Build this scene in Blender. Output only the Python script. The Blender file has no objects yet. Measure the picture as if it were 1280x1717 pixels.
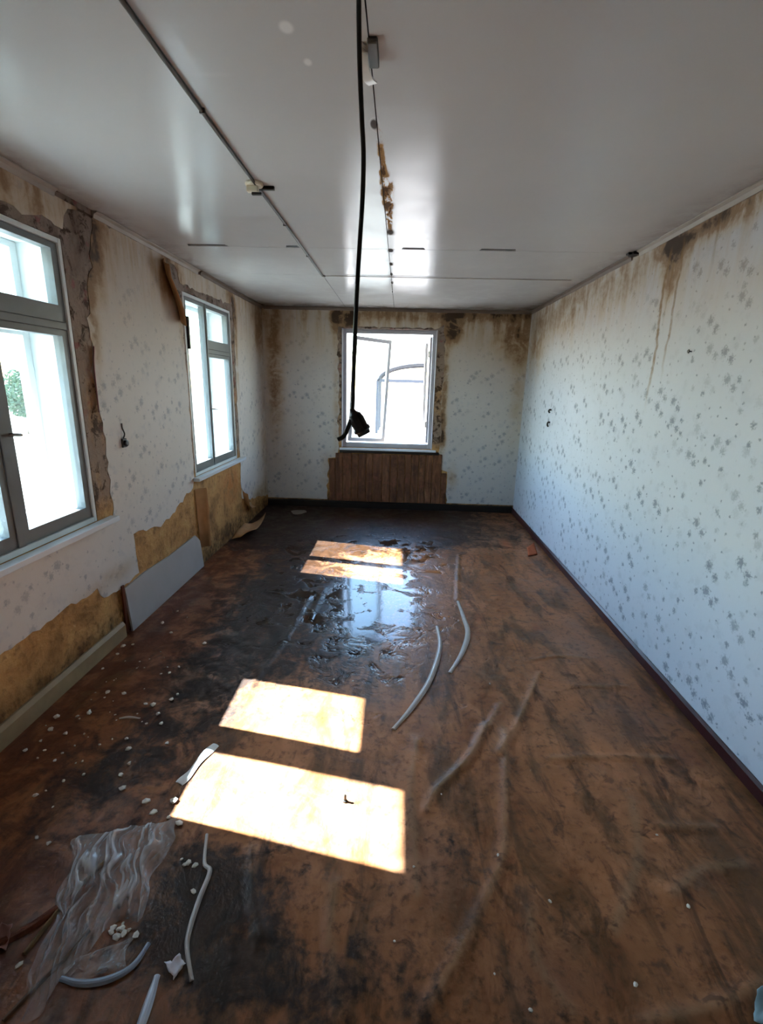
import bpy, bmesh, math, random
import numpy as np
from mathutils import Vector, Matrix, noise
from mathutils.geometry import tessellate_polygon
random.seed(7)
scene = bpy.context.scene
COL = scene.collection

# ------------------------------------------------------------------ camera
XL, XR, YB, YF, H = -1.743, 1.539, 6.274, -1.3, 2.5        # room: left, right, back, front, ceiling
FPX, CAMZ = 808.6, 1.612
CR = Vector((0.99890465, 0.039768, 0.02465771))
CU = Vector((-0.03401809, 0.25536693, 0.96624557))
CF = Vector((-0.03212889, 0.966026, -0.25644005))
cam_d = bpy.data.cameras.new('camera')
cam = bpy.data.objects.new('camera', cam_d); COL.objects.link(cam)
cam_d.sensor_fit = 'HORIZONTAL'; cam_d.sensor_width = 36.0; cam_d.lens = 36.0 * FPX / 1280.0
cam_d.clip_start = 0.02; cam_d.clip_end = 500
M = Matrix((CR, CU, -CF)).transposed().to_4x4(); M.translation = (0, 0, CAMZ)
cam.matrix_world = M
scene.camera = cam

# ------------------------------------------------------------------ sky, sun, exposure
SUN = Vector((1, -0.19, -0.97)).normalized()
w = bpy.data.worlds.new('sky'); scene.world = w; w.use_nodes = True
nt = w.node_tree; nt.nodes.clear()
sky = nt.nodes.new('ShaderNodeTexSky'); sky.sky_type = 'NISHITA'
sky.sun_disc = False; sky.sun_elevation = math.radians(43.6); sky.sun_rotation = math.radians(-79)
sky.air_density = 1.4; sky.dust_density = 0.6; sky.ozone_density = 3.0; sky.altitude = 200
bg = nt.nodes.new('ShaderNodeBackground'); bg.inputs['Strength'].default_value = 0.92
wo = nt.nodes.new('ShaderNodeOutputWorld')
nt.links.new(sky.outputs[0], bg.inputs[0]); nt.links.new(bg.outputs[0], wo.inputs[0])
sd = bpy.data.lights.new('sun', 'SUN'); sd.energy = 46.0; sd.angle = math.radians(0.6); sd.color = (0.94, 0.97, 1.12)
so = bpy.data.objects.new('sun', sd); COL.objects.link(so)
so.rotation_euler = SUN.to_track_quat('-Z', 'Y').to_euler(); so.location = (-6, 3, 8)
scene.view_settings.view_transform = 'Standard'; scene.view_settings.look = 'None'
scene.view_settings.gamma = 1.0; scene.view_settings.use_curve_mapping = False
scene.view_settings.exposure = 1.55
scene.cycles.max_bounces = 7; scene.cycles.diffuse_bounces = 5; scene.cycles.glossy_bounces = 3
scene.cycles.transparent_max_bounces = 12
scene.cycles.use_adaptive_sampling = True; scene.cycles.adaptive_threshold = 0.06; scene.cycles.adaptive_min_samples = 24
scene.cycles.use_denoising = True
scene.cycles.sample_clamp_indirect = 12

def portal(loc, rot, sx, sy):
    d = bpy.data.lights.new('window_portal', 'AREA'); d.shape = 'RECTANGLE'; d.size = sx; d.size_y = sy
    d.cycles.is_portal = True
    o = bpy.data.objects.new('window_portal', d); COL.objects.link(o); o.location = loc; o.rotation_euler = rot
portal((XL-.34, 2.10, 1.54), (0, math.radians(-90), 0), 1.6, 1.2)
portal((XL-.34, 4.58, 1.54), (0, math.radians(-90), 0), 1.6, 1.2)
portal((-.165, YB+.32, 1.54), (math.radians(-90), 0, 0), 1.3, 1.6)

# ------------------------------------------------------------------ helpers
def px(x, y, z=0.0):
    """point of the level plane z that the photograph shows at pixel x, y"""
    d = CF + CR*((x-640)/FPX) - CU*((y-858.5)/FPX)
    t = (z-CAMZ)/d.z
    return Vector((0, 0, CAMZ)) + d*t

def link(o, parent=None):
    COL.objects.link(o)
    if parent is not None: o.parent = parent
    return o
def mesh_obj(name, me, mat, parent=None, smooth=False, loc=None):
    o = bpy.data.objects.new(name, me)
    if mat is not None: me.materials.append(mat)
    if smooth:
        for p in me.polygons: p.use_smooth = True
    if loc is not None: o.location = loc
    return link(o, parent)
def from_bm(name, bm, mat, parent=None, smooth=False, loc=None, bevel=0.0):
    if bevel:
        bmesh.ops.bevel(bm, geom=list(bm.edges), offset=bevel, segments=1, affect='EDGES')
    bmesh.ops.recalc_face_normals(bm, faces=list(bm.faces))
    me = bpy.data.meshes.new(name); bm.to_mesh(me); bm.free()
    return mesh_obj(name, me, mat, parent, smooth, loc)
def empty(name, loc=(0, 0, 0), rz=0):
    o = bpy.data.objects.new(name, None); o.location = loc; o.rotation_euler = (0, 0, rz); o.empty_display_size = .05
    return link(o)
def tag(o, label=None, cat=None, group=None, kind=None):
    if label: o['label'] = label
    if cat: o['category'] = cat
    if group: o['group'] = group
    if kind: o['kind'] = kind
    return o
def bbox(bm, x0, x1, y0, y1, z0, z1):
    vs = [bm.verts.new((x, y, z)) for x in (x0, x1) for y in (y0, y1) for z in (z0, z1)]
    for f in ((0,1,3,2), (4,6,7,5), (0,4,5,1), (2,3,7,6), (0,2,6,4), (1,5,7,3)):
        bm.faces.new([vs[i] for i in f])
def box(name, x0, x1, y0, y1, z0, z1, mat, parent=None, bevel=0.0):
    """box mesh with its origin at the middle of its base; coordinates are the parent's"""
    cx, cy = (x0+x1)/2, (y0+y1)/2
    bm = bmesh.new(); bbox(bm, x0-cx, x1-cx, y0-cy, y1-cy, 0, z1-z0)
    return from_bm(name, bm, mat, parent, loc=(cx, cy, z0), bevel=bevel)
def smooth_path(pts, n=8):
    pts = [Vector(p) for p in pts]; out = []
    P = [pts[0]*2-pts[1]] + pts + [pts[-1]*2-pts[-2]]
    for i in range(1, len(P)-2):
        for k in range(n):
            t = k/n; a, b, c, d = P[i-1], P[i], P[i+1], P[i+2]
            out.append(.5*((2*b)+(c-a)*t+(2*a-5*b+4*c-d)*t*t+(3*b-a-3*c+d)*t**3))
    out.append(pts[-1]); return out
def sweep(bm, path, prof, up=Vector((0, 0, 1)), taper=None):
    """sweep a closed profile [(side, up)] along a path"""
    rings = []
    for i, p in enumerate(path):
        t = (path[min(i+1, len(path)-1)]-path[max(i-1, 0)]).normalized()
        s = t.cross(up)
        s = s.normalized() if s.length > 1e-4 else Vector((1, 0, 0))
        u = s.cross(t).normalized(); k = taper(i/(len(path)-1)) if taper else 1
        rings.append([bm.verts.new(p + s*(a*k) + u*(b*k)) for a, b in prof])
    n = len(prof)
    for a, b in zip(rings, rings[1:]):
        for j in range(n): bm.faces.new((a[j], a[(j+1) % n], b[(j+1) % n], b[j]))
    bm.faces.new(rings[0][::-1]); bm.faces.new(rings[-1])
def circle(r, n=8): return [(r*math.cos(2*math.pi*i/n), r*math.sin(2*math.pi*i/n)) for i in range(n)]
def lathe(bm, prof, n=16, mtx=None):
    rings = []
    for r, z in prof:
        rings.append([bm.verts.new((r*math.cos(2*math.pi*i/n), r*math.sin(2*math.pi*i/n), z)) for i in range(n)])
    for a, b in zip(rings, rings[1:]):
        for j in range(n): bm.faces.new((a[j], a[(j+1) % n], b[(j+1) % n], b[j]))
    bm.faces.new(rings[0][::-1]); bm.faces.new(rings[-1])
    if mtx is not None: bmesh.ops.transform(bm, matrix=mtx, verts=[v for r in rings for v in r])

# ------------------------------------------------------------------ node helpers
def lin(h):
    h = h.lstrip('#'); c = [int(h[i:i+2], 16)/255 for i in (0, 2, 4)]
    return tuple(x/12.92 if x <= .04045 else ((x+.055)/1.055)**2.4 for x in c) + (1,)
class NB:
    def __init__(s, name, rough=.6, spec=.4):
        s.m = bpy.data.materials.new(name); s.m.use_nodes = True; s.t = s.m.node_tree
        s.b = s.t.nodes['Principled BSDF']; s.b.inputs['Roughness'].default_value = rough
        s.b.inputs['Specular IOR Level'].default_value = spec
        s._pos = None
    def n(s, t): return s.t.nodes.new(t)
    def set(s, inp, v):
        if isinstance(v, bpy.types.NodeSocket): s.t.links.new(v, inp)
        elif v is not None:
            if hasattr(inp.default_value, '__len__') and not hasattr(v, '__len__'): v = (v,)*len(inp.default_value)
            inp.default_value = v
    def m_(s, op, a, b=None, c=None, clamp=False):
        n = s.n('ShaderNodeMath'); n.operation = op; n.use_clamp = clamp
        s.set(n.inputs[0], a)
        if b is not None: s.set(n.inputs[1], b)
        if c is not None: s.set(n.inputs[2], c)
        return n.outputs[0]
    def add(s, a, b, clamp=False): return s.m_('ADD', a, b, clamp=clamp)
    def sub(s, a, b): return s.m_('SUBTRACT', a, b)
    def mul(s, a, b, clamp=False): return s.m_('MULTIPLY', a, b, clamp=clamp)
    def mx(s, a, b): return s.m_('MAXIMUM', a, b)
    def ss(s, v, a, b, lo=0., hi=1.):
        n = s.n('ShaderNodeMapRange'); n.interpolation_type = 'SMOOTHSTEP'
        s.set(n.inputs[0], v); n.inputs[1].default_value = a; n.inputs[2].default_value = b
        n.inputs[3].default_value = lo; n.inputs[4].default_value = hi
        if a > b:
            n.inputs[1].default_value = b; n.inputs[2].default_value = a
            n.inputs[3].default_value = hi; n.inputs[4].default_value = lo
        return n.outputs[0]
    def pos(s):
        if s._pos is None:
            g = s.n('ShaderNodeNewGeometry'); x = s.n('ShaderNodeSeparateXYZ'); s.t.links.new(g.outputs['Position'], x.inputs[0])
            s._pos = (g.outputs['Position'], x.outputs[0], x.outputs[1], x.outputs[2])
        return s._pos
    def obj(s): return s.n('ShaderNodeTexCoord').outputs['Object']
    def xyz(s, a, b, c=0.):
        n = s.n('ShaderNodeCombineXYZ'); s.set(n.inputs[0], a); s.set(n.inputs[1], b); s.set(n.inputs[2], c); return n.outputs[0]
    def noise(s, vec, scale, detail=4, rough=.55, dist=0., stretch=None):
        if stretch:
            k = s.n('ShaderNodeVectorMath'); k.operation = 'MULTIPLY'; s.t.links.new(vec, k.inputs[0]); k.inputs[1].default_value = stretch; vec = k.outputs[0]
        n = s.n('ShaderNodeTexNoise'); s.t.links.new(vec, n.inputs['Vector'])
        n.inputs['Scale'].default_value = scale; n.inputs['Detail'].default_value = detail
        n.inputs['Roughness'].default_value = rough; n.inputs['Distortion'].default_value = dist
        return n.outputs['Fac']
    def voro(s, vec, scale, rnd=1., feat='F1', dim='2D'):
        n = s.n('ShaderNodeTexVoronoi'); n.voronoi_dimensions = dim; n.feature = feat; s.t.links.new(vec, n.inputs['Vector'])
        n.inputs['Scale'].default_value = scale; n.inputs['Randomness'].default_value = rnd; return n
    def mix(s, f, a, b):
        n = s.n('ShaderNodeMix'); n.data_type = 'RGBA'; s.set(n.inputs[0], f); s.set(n.inputs[6], a); s.set(n.inputs[7], b); return n.outputs[2]
    def ramp(s, f, stops):
        n = s.n('ShaderNodeValToRGB'); s.t.links.new(f, n.inputs[0]); e = n.color_ramp.elements
        while len(e) < len(stops): e.new(.5)
        for q, (p, c) in zip(e, stops): q.position = p; q.color = c if len(c) == 4 else tuple(c)+(1,)
        return n.outputs[0]
    def gauss(s, a, b, spots):
        """sum of soft blots (a0, b0, sa, sb, strength)"""
        tot = None
        for a0, b0, sa, sb, k in spots:
            u = s.mul(s.sub(a, a0), 1/sa); v = s.mul(s.sub(b, b0), 1/sb)
            d = s.add(s.mul(u, u), s.mul(v, v)); g = s.mul(s.m_('POWER', 2.718, s.mul(d, -1.)), k)
            tot = g if tot is None else s.add(tot, g)
        return tot
    def bump(s, h, strength=.3, dist=.01):
        n = s.n('ShaderNodeBump'); n.inputs['Strength'].default_value = strength; n.inputs['Distance'].default_value = dist
        s.set(n.inputs['Height'], h); s.t.links.new(n.outputs[0], s.b.inputs['Normal'])
    def col(s, c): s.set(s.b.inputs['Base Color'], c); return s
    def rough(s, r): s.set(s.b.inputs['Roughness'], r); return s

def simple(name, c, rough=.6, var=.15, scale=30, spec=.4, bump=0., metal=0.):
    b = NB(name, rough, spec); c = lin(c); o = b.obj(); f = b.noise(o, scale, 4)
    b.col(b.mix(f, tuple(x*(1-var) for x in c[:3])+(1,), tuple(min(1, x*(1+var)) for x in c[:3])+(1,)))
    b.b.inputs['Metallic'].default_value = metal
    if bump: b.bump(b.noise(o, scale*2, 5), bump, .005)
    return b.m

# ---- wallpaper: off-white paper with scattered grey-blue sprigs, water stains of each wall
def wallpaper(name, axis, stains, topband=.5, drips=None, base='#cfcbc6', sprig=.72):
    b = NB(name, .62, .3); P, x, y, z = b.pos(); u = y if axis == 'y' else x
    v = b.xyz(u, z)
    wob = b.noise(v, 75, 4, .65)
    bl = lin(base); c = b.mix(b.noise(v, 1.6, 4), tuple(q*.88 for q in bl[:3])+(1,), bl)
    # sprigs
    spots = None
    for sc, th, off, sharp in ((5.2, .115, 0., .075), (5.2, .09, .055, .06), (7.4, .095, 31.7, .07), (13.5, .07, 77.1, .05)):
        vv = b.xyz(b.add(u, off), b.add(z, off*.7)); vo = b.voro(vv, sc, .95)
        sepc = b.n('ShaderNodeSeparateColor'); b.t.links.new(vo.outputs['Color'], sepc.inputs[0])
        d = b.add(vo.outputs['Distance'], b.mul(b.sub(wob, .5), .5))
        s_ = b.mul(b.ss(d, th+sharp, th-sharp), b.ss(sepc.outputs[0], .25, .8, .15, 1.))
        spots = s_ if spots is None else b.mx(spots, s_)
    c = b.mix(b.mul(spots, sprig), c, lin('#59647a'))
    faint = b.ss(b.noise(v, 9, 3, .6), .56, .7)
    c = b.mix(b.mul(faint, .22), c, lin('#9aa2b2'))
    # stains
    n1 = b.noise(v, 5, 5, .62, .6); n2 = b.noise(v, 3.2, 5, .6, .3, stretch=(3.2, .55, 1)); n3 = b.noise(v, 22, 4, .6)
    g = b.gauss(u, z, stains) if stains else b.m_('ADD', 0., 0.)
    top = b.mul(b.ss(z, 1.75, 2.5), topband)
    wet = b.add(b.mul(g, b.ss(n1, .22, .62, .25, 1.25)), b.mul(top, b.ss(n2, .3, .7)))
    c = b.mix(b.mul(b.ss(z, 1.45, 2.2), topband), c, lin('#b3a38e'))
    c = b.mix(b.mul(b.ss(wet, .02, .55), .6), c, lin('#a98d62'))
    c = b.mix(b.ss(b.mul(wet, b.add(n3, .45)), .34, .8, 0, .75), c, lin('#7a5831'))
    c = b.mix(b.ss(b.mul(wet, b.add(n1, b.mul(n3, .6))), .72, 1.15, 0, .85), c, lin('#2c1d12'))
    if drips:
        dr = None
        for u0, z0, z1, wd, k in drips:
            uu = b.add(b.sub(u, u0), b.mul(b.sub(b.noise(b.xyz(z, u0*3.), 3.1, 3), .5), .16))
            e = b.mul(b.ss(b.m_('ABSOLUTE', uu), wd, wd*.25), b.mul(b.ss(z, z0, z0+.35), b.ss(z, z1+.05, z1)))
            e = b.mul(e, k); dr = e if dr is None else b.mx(dr, e)
        c = b.mix(b.mul(dr, b.ss(n3, .2, .6, .35, 1.)), c, lin('#7a5a2c'))
    b.col(c); b.bump(b.add(b.noise(v, 7, 4), b.mul(n3, .3)), .12, .02)
    return b.m
M_paper_left = wallpaper('wallpaper_left_wall', 'y', [
    (2.9, 2.42, .10, .30, 1.1), (2.82, 2.1, .06, .45, .8), (2.35, 2.42, .30, .10, .5), (3.85, 2.35, .16, .16, .9), (3.98, 2.0, .06, .3, .4),
    (5.2, 2.4, .10, .22, .9), (5.26, 1.9, .05, .5, .5), (6.1, 2.2, .25, .3, .5), (6.2, 1.0, .16, 1.2, .35), (5.8, .2, .5, .16, .5), (2.7, .42, .3, .07, .35)],
    .55, base='#d4cfca', sprig=.46)
M_paper_back = wallpaper('wallpaper_back_wall', 'x', [
    (.60, 2.27, .11, .16, 1.35), (.9, 2.44, .5, .08, .7), (1.35, 2.2, .22, .28, .6), (-.72, 2.36, .14, .14, 1.1), (-1.6, 1.7, .12, .9, .65),
    (-.25, 2.42, .6, .08, .5), (.54, 1.5, .05, .7, .75), (.55, 1.0, .05, .2, .8), (-.82, 1.5, .05, .9, .35), (-.95, .5, .12, .3, .3), (1.45, 1.6, .10, .8, .35), (.7, .45, .10, .2, .4)],
    .6, base='#cac7c4', sprig=.52)
M_paper_right = wallpaper('wallpaper_right_wall', 'y', [
    (3.12, 2.42, .20, .10, .9), (2.75, 2.45, .35, .08, .6), (3.1, 2.25, .10, .14, .6), (2.5, 2.45, .3, .07, .4), (4.9, 2.35, .7, .25, .45), (5.9, 2.1, .35, .4, .5), (3.8, 2.4, .5, .2, .35)],
    .42, drips=[(3.16, 1.45, 2.38, .022, .8), (3.02, 1.62, 2.40, .018, .7), (3.10, 1.9, 2.3, .014, .6), (2.72, 2.1, 2.45, .016, .5)], base='#c4cbd8')
M_paper_front = wallpaper('wallpaper_front_wall', 'x', [], .2)

def fibreboard():
    b = NB('bare_fibreboard', .75, .2); P, x, y, z = b.pos(); v = b.xyz(b.add(x, y), z)
    n1 = b.noise(P, 4, 5, .6, .4); n2 = b.noise(P, 26, 5, .6); n3 = b.noise(P, 7, 4, .6, 0, (1, 1, .35))
    c = b.ramp(n1, [(.3, lin('#7a5a36')), (.5, lin('#b98c56')), (.7, lin('#cda56c'))])
    c = b.mix(b.ss(n2, .5, .75, 0, .5), c, lin('#4c3319'))
    org = b.mul(b.gauss(y, z, [(4.9, .55, .3, .22, 1.)]), b.ss(n1, .35, .6))
    c = b.mix(b.mul(org, .75), c, lin('#b5682c'))
    damp = b.add(b.mul(b.ss(z, 1.6, 2.35), .85), b.mul(b.ss(z, .45, .05), .55))
    c = b.mix(b.ss(b.mul(damp, b.add(n3, n2)), .28, .75, 0, .92), c, lin('#2a1c11'))
    c = b.mix(b.mul(b.ss(z, .8, .95), b.ss(n3, .3, .55, .35, .9)), c, lin('#8d7f74'))
    c = b.mix(b.mul(b.ss(z, .8, .95), b.ss(b.noise(P, 13, 5, .7, .5), .52, .62, 0, .85)), c, lin('#3b2a1d'))
    c = b.mix(b.mul(b.ss(z, 1.2, 1.5), b.ss(b.noise(P, 11, 3), .58, .68, 0, .6)), c, lin('#8a4a4c'))
    b.col(c); b.bump(b.add(n2, n1), .5, .02); return b.m
M_fibre = fibreboard()

def ceil_mat():
    b = NB('glossy_ceiling_panel', .1, .09); P, x, y, z = b.pos()
    n1 = b.noise(P, 1.3, 4); n2 = b.noise(P, 6, 5, .6, .5); n3 = b.noise(P, 30, 4)
    c = b.mix(n1, lin('#b2b1b0'), lin('#bfbebd'))
    st = b.gauss(x, y, [(-.112, 2.40, .013, .32, 1.0), (-.098, 2.98, .014, .22, 1.2), (-.097, 2.66, .026, .20, 1.1)])
    st = b.mul(st, b.ss(b.noise(P, 17, 5, .65, .4, (1.6, .5, 1)), .34, .62, .12, 1.25))
    c = b.mix(b.ss(st, .08, .4, 0, .95), c, lin('#94692f')); c = b.mix(b.ss(b.mul(st, b.add(n3, .5)), .6, .95, 0, .85), c, lin('#4a2f16'))
    dots = b.gauss(x, y, [(-.128, 2.0, .014, .035, 1.), (-.098, 3.25, .02, .05, 1.), (-.105, 3.66, .02, .05, .9), (-.11, 4.05, .015, .06, .8), (-.115, 4.4, .014, .07, .8), (-.115, 4.75, .013, .08, .8), (-.12, 5.2, .012, .06, .7)])
    c = b.mix(b.ss(dots, .25, .6, 0, .85), c, lin('#2c2018'))
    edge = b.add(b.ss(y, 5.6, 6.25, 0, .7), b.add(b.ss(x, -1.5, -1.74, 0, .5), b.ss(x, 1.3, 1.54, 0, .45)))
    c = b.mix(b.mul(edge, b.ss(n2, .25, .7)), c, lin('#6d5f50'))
    spl = b.gauss(x, y, [(-.33, 1.52, .02, .025, 1.), (-.30, 1.66, .014, .02, .8), (-.6, 1.72, .16, .03, .3)])
    c = b.mix(b.ss(spl, .2, .7, 0, .7), c, lin('#e4e2de'))
    b.col(c); b.rough(b.add(b.ss(n2, .3, .8, .15, .27), b.ss(b.add(st, dots), .1, .5, 0, .6)))
    b.bump(b.add(b.noise(P, 2.2, 3, .5, 0, (1.6, .6, 1)), b.mul(b.noise(P, 14, 2, .5, 0, (1, .15, 1)), .05)), .10, .03); return b.m
M_ceil = ceil_mat()

def floor_mat():
    b = NB('dirty_brown_linoleum', .4, .36); P, x, y, z = b.pos()
    n1 = b.noise(P, 1.7, 5, .6, .4); n2 = b.noise(P, 6.5, 5, .62, .6); n3 = b.noise(P, 28, 5, .65); n4 = b.noise(P, 3.1, 5, .6, .8, (1.8, .6, 1))
    c = b.ramp(b.add(b.mul(n1, .5), b.mul(n2, .5)), [(.32, lin('#774426')), (.48, lin('#966039')), (.62, lin('#b0744c')), (.75, lin('#c28352'))])
    c = b.mix(b.ss(n4, .46, .66, 0, .75), c, lin('#553a1c'))
    c = b.mix(b.ss(b.noise(P, 2.6, 6, .68, 1.0, (2.2, .5, 1)), .52, .66, 0, .6), c, lin('#2f2013'))
    c = b.mix(b.ss(b.noise(P, 1.1, 3, .5), .5, .7, 0, .35), c, lin('#8a6f62'))
    at = b.n('ShaderNodeAttribute'); at.attribute_name = 'ridge'; rdg = at.outputs['Fac']
    c = b.mix(b.mul(rdg, .4), c, lin('#957a5c'))
    c = b.mix(b.ss(n3, .5, .7, 0, .5), c, lin('#3c2619'))
    c = b.mix(b.ss(b.noise(P, 11, 5, .6, .9), .57, .68, 0, .55), c, lin('#38231a'))
    # reddish paint towards the left wall
    red = b.mul(b.ss(x, -.55, -1.15), b.ss(n2, .38, .55)); c = b.mix(b.mul(red, .75), c, lin('#5a2a14'))
    # wet, soot-dark part at the back and left
    wet = b.add(b.mul(b.ss(y, 4.0, 5.3), b.ss(x, 1.4, .3, .5, 1.15)), b.gauss(x, y, [(-.85, 3.6, .55, 1.0, 1.0), (-.2, 3.2, .40, .75, .6), (-.95, 2.4, .35, .6, .6), (-1.2, 1.6, .35, .5, .55), (-.3, 2.5, .3, .3, .35), (-.55, 1.15, .24, .27, .9), (-.15, .95, .4, .22, .5), (-.75, 5.1, .7, .5, .5), (.5, .75, .5, .25, .4), (.25, 1.35, .14, .2, .45)]))
    wm = b.ss(b.add(wet, b.add(b.mul(b.sub(n2, .5), 1.7), b.mul(b.sub(n3, .5), .8))), .25, .8)
    c = b.mix(b.mul(wm, .88), c, lin('#17110e'))
    near = b.ss(y, 1.25, .7, 0, .15); c = b.mix(b.mul(near, b.ss(n1, .3, .6)), c, lin('#2d1f10'))
    org = b.gauss(x, y, [(1.17, 4.95, .05, .16, 1.), (1.0, 3.1, .03, .06, .6), (.62, 3.2, .03, .08, .5)]); c = b.mix(b.mul(org, .7), c, lin('#a2552a'))
    pale = b.mul(b.ss(b.noise(P, 2.4, 6, .7, 1.2, (1, .5, 1)), .58, .7), b.ss(x, -.3, .5)); c = b.mix(b.mul(pale, .3), c, lin('#8f7763'))
    b.col(c)
    pud = b.gauss(x, y, [(-.13, 3.35, .50, .95, .95), (-.75, 4.6, .6, .7, .5), (.15, 4.6, .45, .5, .6), (-.95, 3.3, .3, .6, .4)])
    r = b.add(b.ss(n2, .25, .75, .30, .58), b.mul(n3, .06))
    pm = b.ss(b.add(pud, b.mul(b.sub(n2, .5), 2.2)), .30, .75)
    mixr = b.n('ShaderNodeMix'); mixr.data_type = 'FLOAT'; b.set(mixr.inputs[0], pm); b.set(mixr.inputs[2], r); mixr.inputs[3].default_value = .09
    b.rough(mixr.outputs[0])
    hgt = b.mul(b.add(b.mul(n2, .6), b.add(b.mul(n3, .22), b.mul(n4, .5))), b.sub(1.0, b.mul(pm, .9)))
    b.bump(hgt, .45, .02); return b.m
M_floor = floor_mat()

def plank_mat(name, c0, c1, c2):
    b = NB(name, .7, .25); o = b.obj(); inf = b.n('ShaderNodeObjectInfo')
    of = b.xyz(b.mul(inf.outputs['Random'], 9.), b.mul(inf.outputs['Random'], 5.), 0.)
    va = b.n('ShaderNodeVectorMath'); b.t.links.new(o, va.inputs[0]); b.t.links.new(of, va.inputs[1]); v = va.outputs[0]
    g = b.noise(v, 9, 6, .65, .8, (2.2, 2.2, .35)); n = b.noise(v, 5, 5, .65)
    c = b.ramp(g, [(.3, lin(c0)), (.52, lin(c1)), (.72, lin(c2))])
    c = b.mix(b.ss(n, .48, .66, 0, .7), c, lin('#231610')); c = b.mix(b.mul(inf.outputs['Random'], .5), c, lin('#6b4530')); c = b.mix(b.ss(b.noise(v, 9, 4, .6, .5), .55, .7, 0, .6), c, lin('#8c5a45'))
    b.col(c); b.bump(g, .4, .01); return b.m
M_plank = plank_mat('stained_dark_wood', '#3a261b', '#7a5138', '#a87a55')
M_lath = plank_mat('reddish_lath_wood', '#4a241a', '#74402d', '#8d5a44')
M_maroon = simple('maroon_skirting_paint', '#381518', .35, .25, 14, bump=.1)
M_pale_skirt = simple('dirty_cream_skirting_paint', '#a08a66', .5, .3, 9, bump=.2)
M_black_skirt = simple('blackened_skirting', '#1d1613', .5, .3, 9)
M_teal = simple('grey_green_window_paint', '#6d7274', .42, .14, 12, bump=.1)
M_casing = simple('pale_grey_casing_paint', '#d3dada', .4, .12, 10)
M_outer = simple('white_outer_sash_paint', '#eceff0', .4, .05, 10)
M_white = simple('white_window_paint', '#a9a9b0', .35, .06, 12)
M_sill = simple('white_sill_paint', '#cfd6de', .3, .10, 10, bump=.08)
M_trim = simple('grey_plastic_cornice', '#a39a90', .4, .3, 7)
M_trimdark = simple('damp_back_cornice', '#6f6055', .5, .35, 6)
M_black = simple('black_rubber', '#15130f', .45, .2, 30)
M_bakelite = simple('black_bakelite', '#1c1a1d', .3, .2, 40)
M_cable = simple('grey_cable_sheath', '#4d4a45', .5, .2, 40)
M_cream = simple('cream_plastic', '#d2c6ae', .4, .15, 30)
M_plasticw = simple('white_plastic', '#d5d5d2', .35, .08, 30)
M_strip = simple('pale_grey_plastic_strip', '#b3aaa2', .3, .2, 25)
M_crumb = simple('white_plaster', '#d9d3c9', .85, .12, 60)
M_blue = simple('pale_blue_plastic', '#9fc4d2', .3, .12, 20)
M_rust = simple('rusty_orange', '#a5532a', .8, .3, 40)
M_paperback = simple('torn_paper_back', '#b58d63', .85, .3, 12, bump=.2)
M_board_grey = simple('pale_grey_painted_board', '#b0adab', .55, .12, 5, bump=.1)
M_slab = simple('dark_roof_board', '#1e1a17', .9, .2, 4)
M_plaster_out = simple('outside_plaster', '#cdc6ba', .9, .1, 2)
M_ground = simple('dry_ground', '#7c776d', .95, .15, .8)
M_shed = simple('grey_shelter_metal', '#3a3b42', .5, .15, 3)
M_shed_sheet = simple('grey_shelter_sheet', '#55575e', .5, .1, 3)
M_leaf = simple('grey_green_leaves', '#4f6148', .8, .3, 3)
M_bark = simple('brown_bark', '#4d3d30', .9, .3, 8)

def glass_mat():
    m = bpy.data.materials.new('dusty_window_glass'); m.use_nodes = True; t = m.node_tree; t.nodes.clear()
    out = t.nodes.new('ShaderNodeOutputMaterial'); tr = t.nodes.new('ShaderNodeBsdfTransparent'); tr.inputs[0].default_value = (.93, .97, .96, 1)
    gl = t.nodes.new('ShaderNodeBsdfGlossy'); gl.inputs['Roughness'].default_value = .02
    lw = t.nodes.new('ShaderNodeLayerWeight'); lw.inputs[0].default_value = .5
    pw = t.nodes.new('ShaderNodeMath'); pw.operation = 'POWER'; t.links.new(lw.outputs['Facing'], pw.inputs[0]); pw.inputs[1].default_value = 5.
    fr = t.nodes.new('ShaderNodeMath'); fr.operation = 'MULTIPLY_ADD'; t.links.new(pw.outputs[0], fr.inputs[0]); fr.inputs[1].default_value = .96; fr.inputs[2].default_value = .03
    df = t.nodes.new('ShaderNodeBsdfDiffuse'); df.inputs[0].default_value = (.8, .82, .8, 1)
    mx = t.nodes.new('ShaderNodeMixShader'); m2 = t.nodes.new('ShaderNodeMixShader'); m2.inputs[0].default_value = .015
    t.links.new(fr.outputs[0], mx.inputs[0]); t.links.new(tr.outputs[0], mx.inputs[1]); t.links.new(gl.outputs[0], mx.inputs[2])
    t.links.new(mx.outputs[0], m2.inputs[1]); t.links.new(df.outputs[0], m2.inputs[2]); t.links.new(m2.outputs[0], out.inputs[0]); return m
M_glass = glass_mat()
def film_mat():
    m = bpy.data.materials.new('clear_dusty_film'); m.use_nodes = True; t = m.node_tree
    b = t.nodes['Principled BSDF']; b.inputs['Base Color'].default_value = (.75, .74, .75, 1); b.inputs['Roughness'].default_value = .16
    b.inputs['Specular IOR Level'].default_value = .8
    tr = t.nodes.new('ShaderNodeBsdfTransparent'); mx = t.nodes.new('ShaderNodeMixShader'); at = t.nodes.new('ShaderNodeAttribute'); at.attribute_name = 'fold'
    mr = t.nodes.new('ShaderNodeMapRange'); t.links.new(at.outputs['Fac'], mr.inputs[0]); mr.inputs[3].default_value = .13; mr.inputs[4].default_value = .6; t.links.new(mr.outputs[0], mx.inputs[0])
    out = t.nodes['Material Output']; t.links.new(tr.outputs[0], mx.inputs[1]); t.links.new(b.outputs[0], mx.inputs[2]); t.links.new(mx.outputs[0], out.inputs[0]); return m
M_film = film_mat()

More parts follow.
